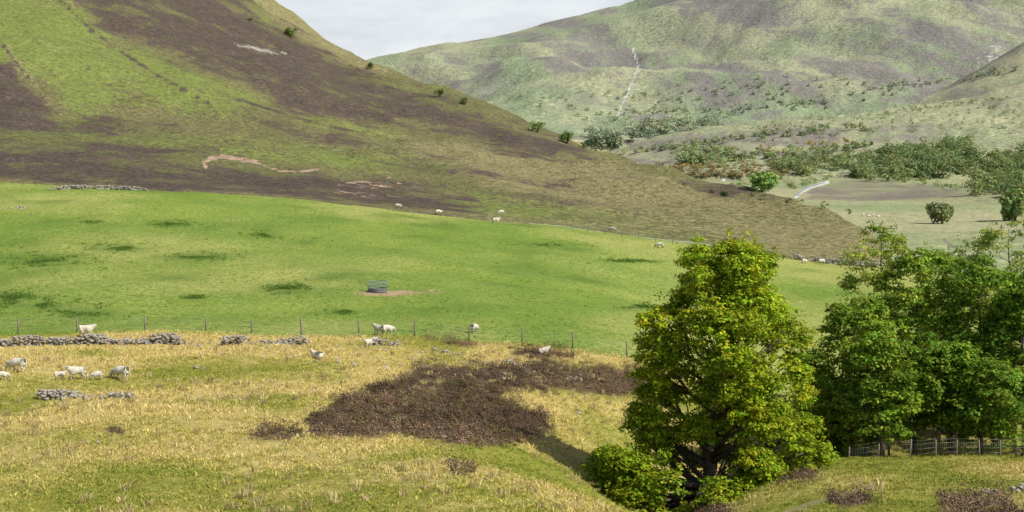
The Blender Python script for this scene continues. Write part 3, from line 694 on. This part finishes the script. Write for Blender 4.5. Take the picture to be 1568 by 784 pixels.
# ------------------------------------------------------------------ fences
def fence(name, posts, h, r, wires=(.3, .6, .9, 1.12)):
    e = link(bpy.data.objects.new(name, None)); pa = []; W = []
    for p in posts:
        u, y = p[0], p[1]; k = p[2] if len(p) > 2 else 1
        x, y, z = at(u, y); lean = rng.normal(0, .03)
        pa.append(([(x, y, z-.3), (x+lean*.5, y, z+h*k*.5), (x+lean, y, z+h*k-.02), (x+lean, y, z+h*k)], [r*k, r*k, r*k*.95, r*k*.6])); W.append((x, y, z))
    tubes('posts', pa, WOOD, e, 8)
    wp = []
    for hh in wires:
        for a, b in zip(W[:-1], W[1:]):
            wp.append(([(a[0], a[1]-r, a[2]+hh), ((a[0]+b[0])/2, (a[1]+b[1])/2-r, (a[2]+b[2])/2+hh-.04), (b[0], b[1]-r, b[2]+hh)], [.006]*3))
    for a, b in zip(W[:-1], W[1:]):
        for i in range(1, 10):
            t = i/10; x = a[0]+(b[0]-a[0])*t; y = a[1]+(b[1]-a[1])*t-r; z = a[2]+(b[2]-a[2])*t
            wp.append(([(x, y, z+.1), (x, y, z+.9)], [.003]*2))
    tubes('wires', wp, WIRE, e, 4)
fence('wire_fence', [(-60,112),(28,112),(118,112),(222,112),(315,112),(385,112),(462,111,1.25),(550,112),(635,112),(718,112),(800,112),(877,112),(960,112),(1036,113),(1120,114),(1180,115)], 1.2, .07)
fence('wire_fence', [(1300,88),(1345,88),(1393,87,1.15),(1433,87),(1465,87),(1500,87),(1532,87),(1575,87),(1620,87)], 1.05, .05)
fence('wire_fence', [(900+i*26, 238+i*.4) for i in range(12)], 1.1, .05)

# ------------------------------------------------------------------ hay feeder
x, y, z = spot(578, 447, 113, 240)
fe = link(bpy.data.objects.new('hay_feeder', None)); fe.location = (x, y, z); fe.scale = (.92, .92, .88)
def hoop(r, zz, n=28): return [(math.cos(2*math.pi*i/n)*r, math.sin(2*math.pi*i/n)*r, zz) for i in range(n+1)]
hp = [(hoop(r, h), [.03]*29) for r, h in ((1.0,.42),(1.02,.75),(1.1,1.18))]
for i in range(16):
    a = 2*math.pi*i/16; c, s = math.cos(a), math.sin(a); hp.append(([(c, s, .38), (c*1.02, s*1.02, .75), (c*1.1, s*1.1, 1.18)], [.02]*3))
o = tubes('ring_bars', hp, STEEL, fe, 6)
n = 28; v = []; f = []
for rr, z0 in ((1.02,.0),(1.02,.42),(.97,.42),(.97,.0)): v += [(math.cos(2*math.pi*i/n)*rr, math.sin(2*math.pi*i/n)*rr, z0) for i in range(n)]
for k_ in range(3):
    for i in range(n): f.append((k_*n+i, k_*n+(i+1) % n, (k_+1)*n+(i+1) % n, (k_+1)*n+i))
part('lower_band', (v, f), DARKSTEEL, fe)
m = 900; a = rng.uniform(0, 6.28, m); r = .92*rng.random(m)**.5
Qh = leaf_quads(np.stack([np.cos(a)*r, np.sin(a)*r, .12+.25*(1-r)+.1*rng.random(m)], 1), norm(rng.normal(size=(m, 3))+np.array([0,0,1])), np.full(m, .12), aspect=.15)
quad_obj('hay', Qh, np.tile(np.array([.42,.34,.16]), (m, 1))*rng.uniform(.6, 1.2, (m, 1)), GRASS, fe)

# ------------------------------------------------------------------ sheep
def sheep_mesh(name, pose, face):
    lie = pose == 'lie'; dz = -.34 if lie else 0
    J = {'rump': (-.50,0,.66+dz,.17), 'loin': (-.28,0,.69+dz,.25), 'belly': (.0,0,.66+dz,.285), 'chest': (.28,0,.66+dz,.25)}
    E = [('loin','rump'),('loin','belly'),('belly','chest')]
    if pose == 'graze':
        J.update(neck=(.50,0,.60,.15), poll=(.66,0,.40,.095), muzzle=(.76,0,.17,.05))
    elif pose == 'lie':
        J.update(neck=(.46,0,.52,.15), poll=(.58,0,.68,.095), muzzle=(.78,.02,.62,.05))
    else:
        J.update(neck=(.47,0,.80,.15), poll=(.58,0,.95,.095), muzzle=(.78,0,.87,.05))
    J['tail'] = (-.64,0,.56+dz,.05)
    E += [('chest','neck'),('neck','poll'),('poll','muzzle'),('rump','tail')]
    px, _, pz, _ = J['poll']
    for s, n in ((1,'l'),(-1,'r')):
        J['ear'+n] = (px-.02, s*.17, pz+.02, .025); E.append(('poll','ear'+n))
        if lie:
            J['fs'+n] = (.30,s*.17,.20,.08); J['fk'+n] = (.48,s*.17,.07,.045); J['fh'+n] = (.28,s*.16,.04,.035)
            J['hs'+n] = (-.38,s*.2,.22,.12); J['hk'+n] = (-.15,s*.24,.12,.08); J['ho'+n] = (-.42,s*.24,.06,.04); J['hh'+n] = (-.2,s*.25,.035,.03)
            E += [('chest','fs'+n),('fs'+n,'fk'+n),('fk'+n,'fh'+n),('rump','hs'+n),('hs'+n,'hk'+n),('hk'+n,'ho'+n),('ho'+n,'hh'+n)]
        else:
            st_ = .05*s
            J['fs'+n] = (.28,s*.13,.46,.085); J['fk'+n] = (.30+st_,s*.13,.26,.042); J['fp'+n] = (.29+st_*1.3,s*.13,.07,.03); J['fh'+n] = (.32+st_*1.3,s*.13,.02,.036)
            J['hs'+n] = (-.40,s*.14,.50,.12); J['hk'+n] = (-.32-st_*.4,s*.15,.40,.08); J['ho'+n] = (-.50-st_,s*.14,.25,.04); J['hp'+n] = (-.47-st_,s*.14,.07,.03); J['hh'+n] = (-.44-st_,s*.14,.02,.036)
            E += [('chest','fs'+n),('fs'+n,'fk'+n),('fk'+n,'fp'+n),('fp'+n,'fh'+n),('rump','hs'+n),('hs'+n,'hk'+n),('hk'+n,'ho'+n),('ho'+n,'hp'+n),('hp'+n,'hh'+n)]
    keys = list(J); me = bpy.data.meshes.new(name+'_sk'); me.from_pydata([J[k][:3] for k in keys], [(keys.index(a), keys.index(b)) for a, b in E], [])
    o = link(bpy.data.objects.new(name+'_sk', me))
    md = o.modifiers.new('skin', 'SKIN'); md.use_smooth_shade = True
    if not me.skin_vertices:
        bpy.context.view_layer.objects.active = o; bpy.ops.mesh.customdata_skin_add()
    for i, k in enumerate(keys): me.skin_vertices[0].data[i].radius = (J[k][3], J[k][3])
    me.skin_vertices[0].data[keys.index('loin')].use_root = True
    sd = o.modifiers.new('sub', 'SUBSURF'); sd.levels = 2; sd.render_levels = 2
    dg = bpy.context.evaluated_depsgraph_get(); dg.update()
    m2 = bpy.data.meshes.new_from_object(o.evaluated_get(dg)); m2.name = name
    bpy.data.objects.remove(o); m2.materials.clear(); m2.materials.append(WOOL); m2.materials.append(face)
    nk, pl = Vector(J['neck'][:3]), Vector(J['poll'][:3])
    co = np.zeros(len(m2.vertices)*3); m2.vertices.foreach_get('co', co); co = co.reshape(-1, 3)
    nrm = np.zeros(len(m2.vertices)*3); m2.vertices.foreach_get('normal', nrm); nrm = nrm.reshape(-1, 3)
    d = np.array((pl-nk).normalized())
    headish = ((co-np.array(nk))@d > (pl-nk).length*.62) & (np.linalg.norm(co-np.array(pl), axis=1) < .36)
    low = (co[:, 2] < (.09 if lie else .33))
    w = ~(headish | low); co[w] += nrm[w]*(rng.random(w.sum())*.03)[:, None]
    m2.vertices.foreach_set('co', co.ravel())
    for p in m2.polygons:
        vs = list(p.vertices); p.material_index = 1 if (headish[vs].mean() > .5 or low[vs].mean() > .5) else 0; p.use_smooth = True
    m2.update(); return m2
MS = {(p, c): sheep_mesh('sheep_'+p, p, FACEW if c == 'w' else FACEB) for p, c in (('stand','w'),('graze','w'),('lie','w'),('graze','b'),('stand','b'))}
def sheep(u, py, pose='stand', c='w', rot=0, k=1.0, ymin=40, ymax=330, name='sheep'):
    x, y, z = spot(u, py, ymin, ymax, 500)
    o = link(bpy.data.objects.new(name, MS[(pose, c)])); o.location = (x, y, z-.01); o.rotation_euler = (0, 0, math.radians(rot)); o.scale = (k, k, k)
for a in [(133,515,'stand','w',12,.95),(25,570,'graze','w',170,.98),(117,582,'stand','w',200,.9),(184,582,'graze','w',160,.95),
          (485,549,'lie','w',150,.8),(580,513,'stand','w',150,.9),(594,513,'graze','w',30,.9),(727,509,'graze','w',60,.8),
          (832,541,'lie','w',20,.8),(610,320,'stand','b',175,1.0),(672,329,'graze','b',20,1.0),(767,329,'graze','w',200,1.0),(760,342,'stand','w',10,1.0),
          (938,355,'graze','b',160,1.0),(1010,380,'graze','b',175,1.05),(1232,404,'graze','w',20,.9),(1258,405,'stand','b',200,1.05)]:
    sheep(*a)
for a in [(92,582,'stand','w',20,.6),(148,582,'graze','w',200,.6),(563,532,'stand','w',240,.66),(574,528,'graze','w',170,.66),(4,582,'graze','w',30,.6)]:
    sheep(*a, name='lamb')
for u, p in ((1322,331),(1330,333),(1338,332),(1345,334)): sheep(u, p, 'graze', 'w', rng.uniform(0,360), 1.1, 300, 900)

# ------------------------------------------------------------------ sky, sun, camera
SUN_AZ, SUN_EL = 116, 46
w = bpy.data.worlds.new('World'); scene.world = w; w.use_nodes = True; nt = w.node_tree; nt.nodes.clear()
sk = nn(nt, 'ShaderNodeTexSky', sky_type='NISHITA'); sk.sun_disc = False; sk.sun_elevation = math.radians(SUN_EL); sk.sun_rotation = math.radians(SUN_AZ)
sk.dust_density = 2.0; sk.air_density = 1.0; sk.altitude = 200
tc = nn(nt, 'ShaderNodeTexCoord').outputs['Generated']
mp = nn(nt, 'ShaderNodeMapping'); mp.inputs['Scale'].default_value = (1, 1, 3.5); nt.links.new(tc, mp.inputs[0])
cl = stretch(nt, noise(nt, mp.outputs[0], 7.0, 7, .6, .3), .40, .60)
sp = nn(nt, 'ShaderNodeSeparateXYZ'); nt.links.new(tc, sp.inputs[0])
low = nn(nt, 'ShaderNodeMapRange'); low.inputs[1].default_value = .13; low.inputs[2].default_value = .26; low.inputs[3].default_value = 1; low.inputs[4].default_value = .05
nt.links.new(sp.outputs[2], low.inputs[0])
cf = math_(nt, 'MULTIPLY', math_(nt, 'MULTIPLY_ADD', cl, .30, .70), low.outputs[0])
col = mix(nt, cf, sk.outputs[0], (8.9, 9.3, 9.6))
bg = nn(nt, 'ShaderNodeBackground'); bg.inputs[1].default_value = .095; nt.links.new(col, bg.inputs[0])
out = nn(nt, 'ShaderNodeOutputWorld'); nt.links.new(bg.outputs[0], out.inputs[0])
L = bpy.data.lights.new('sun', 'SUN'); L.energy = 5.0; L.angle = math.radians(.5); L.color = (1, .94, .82)
so = link(bpy.data.objects.new('sun', L))
az, el = math.radians(SUN_AZ), math.radians(SUN_EL)
S = Vector((math.sin(az)*math.cos(el), math.cos(az)*math.cos(el), math.sin(el)))
so.rotation_euler = S.to_track_quat('Z', 'Y').to_euler(); so.location = S*300
cam = bpy.data.cameras.new('camera'); cam.lens = 50; cam.sensor_width = 36; cam.shift_y = -(392-HZ)/1568; cam.clip_end = 12000; cam.clip_start = .1
co_ = link(bpy.data.objects.new('camera', cam)); co_.location = (0, 0, 0); co_.rotation_euler = (math.radians(90), 0, 0)
scene.camera = co_
scene.view_settings.view_transform = 'Standard'; scene.view_settings.look = 'None'; scene.view_settings.exposure = 0
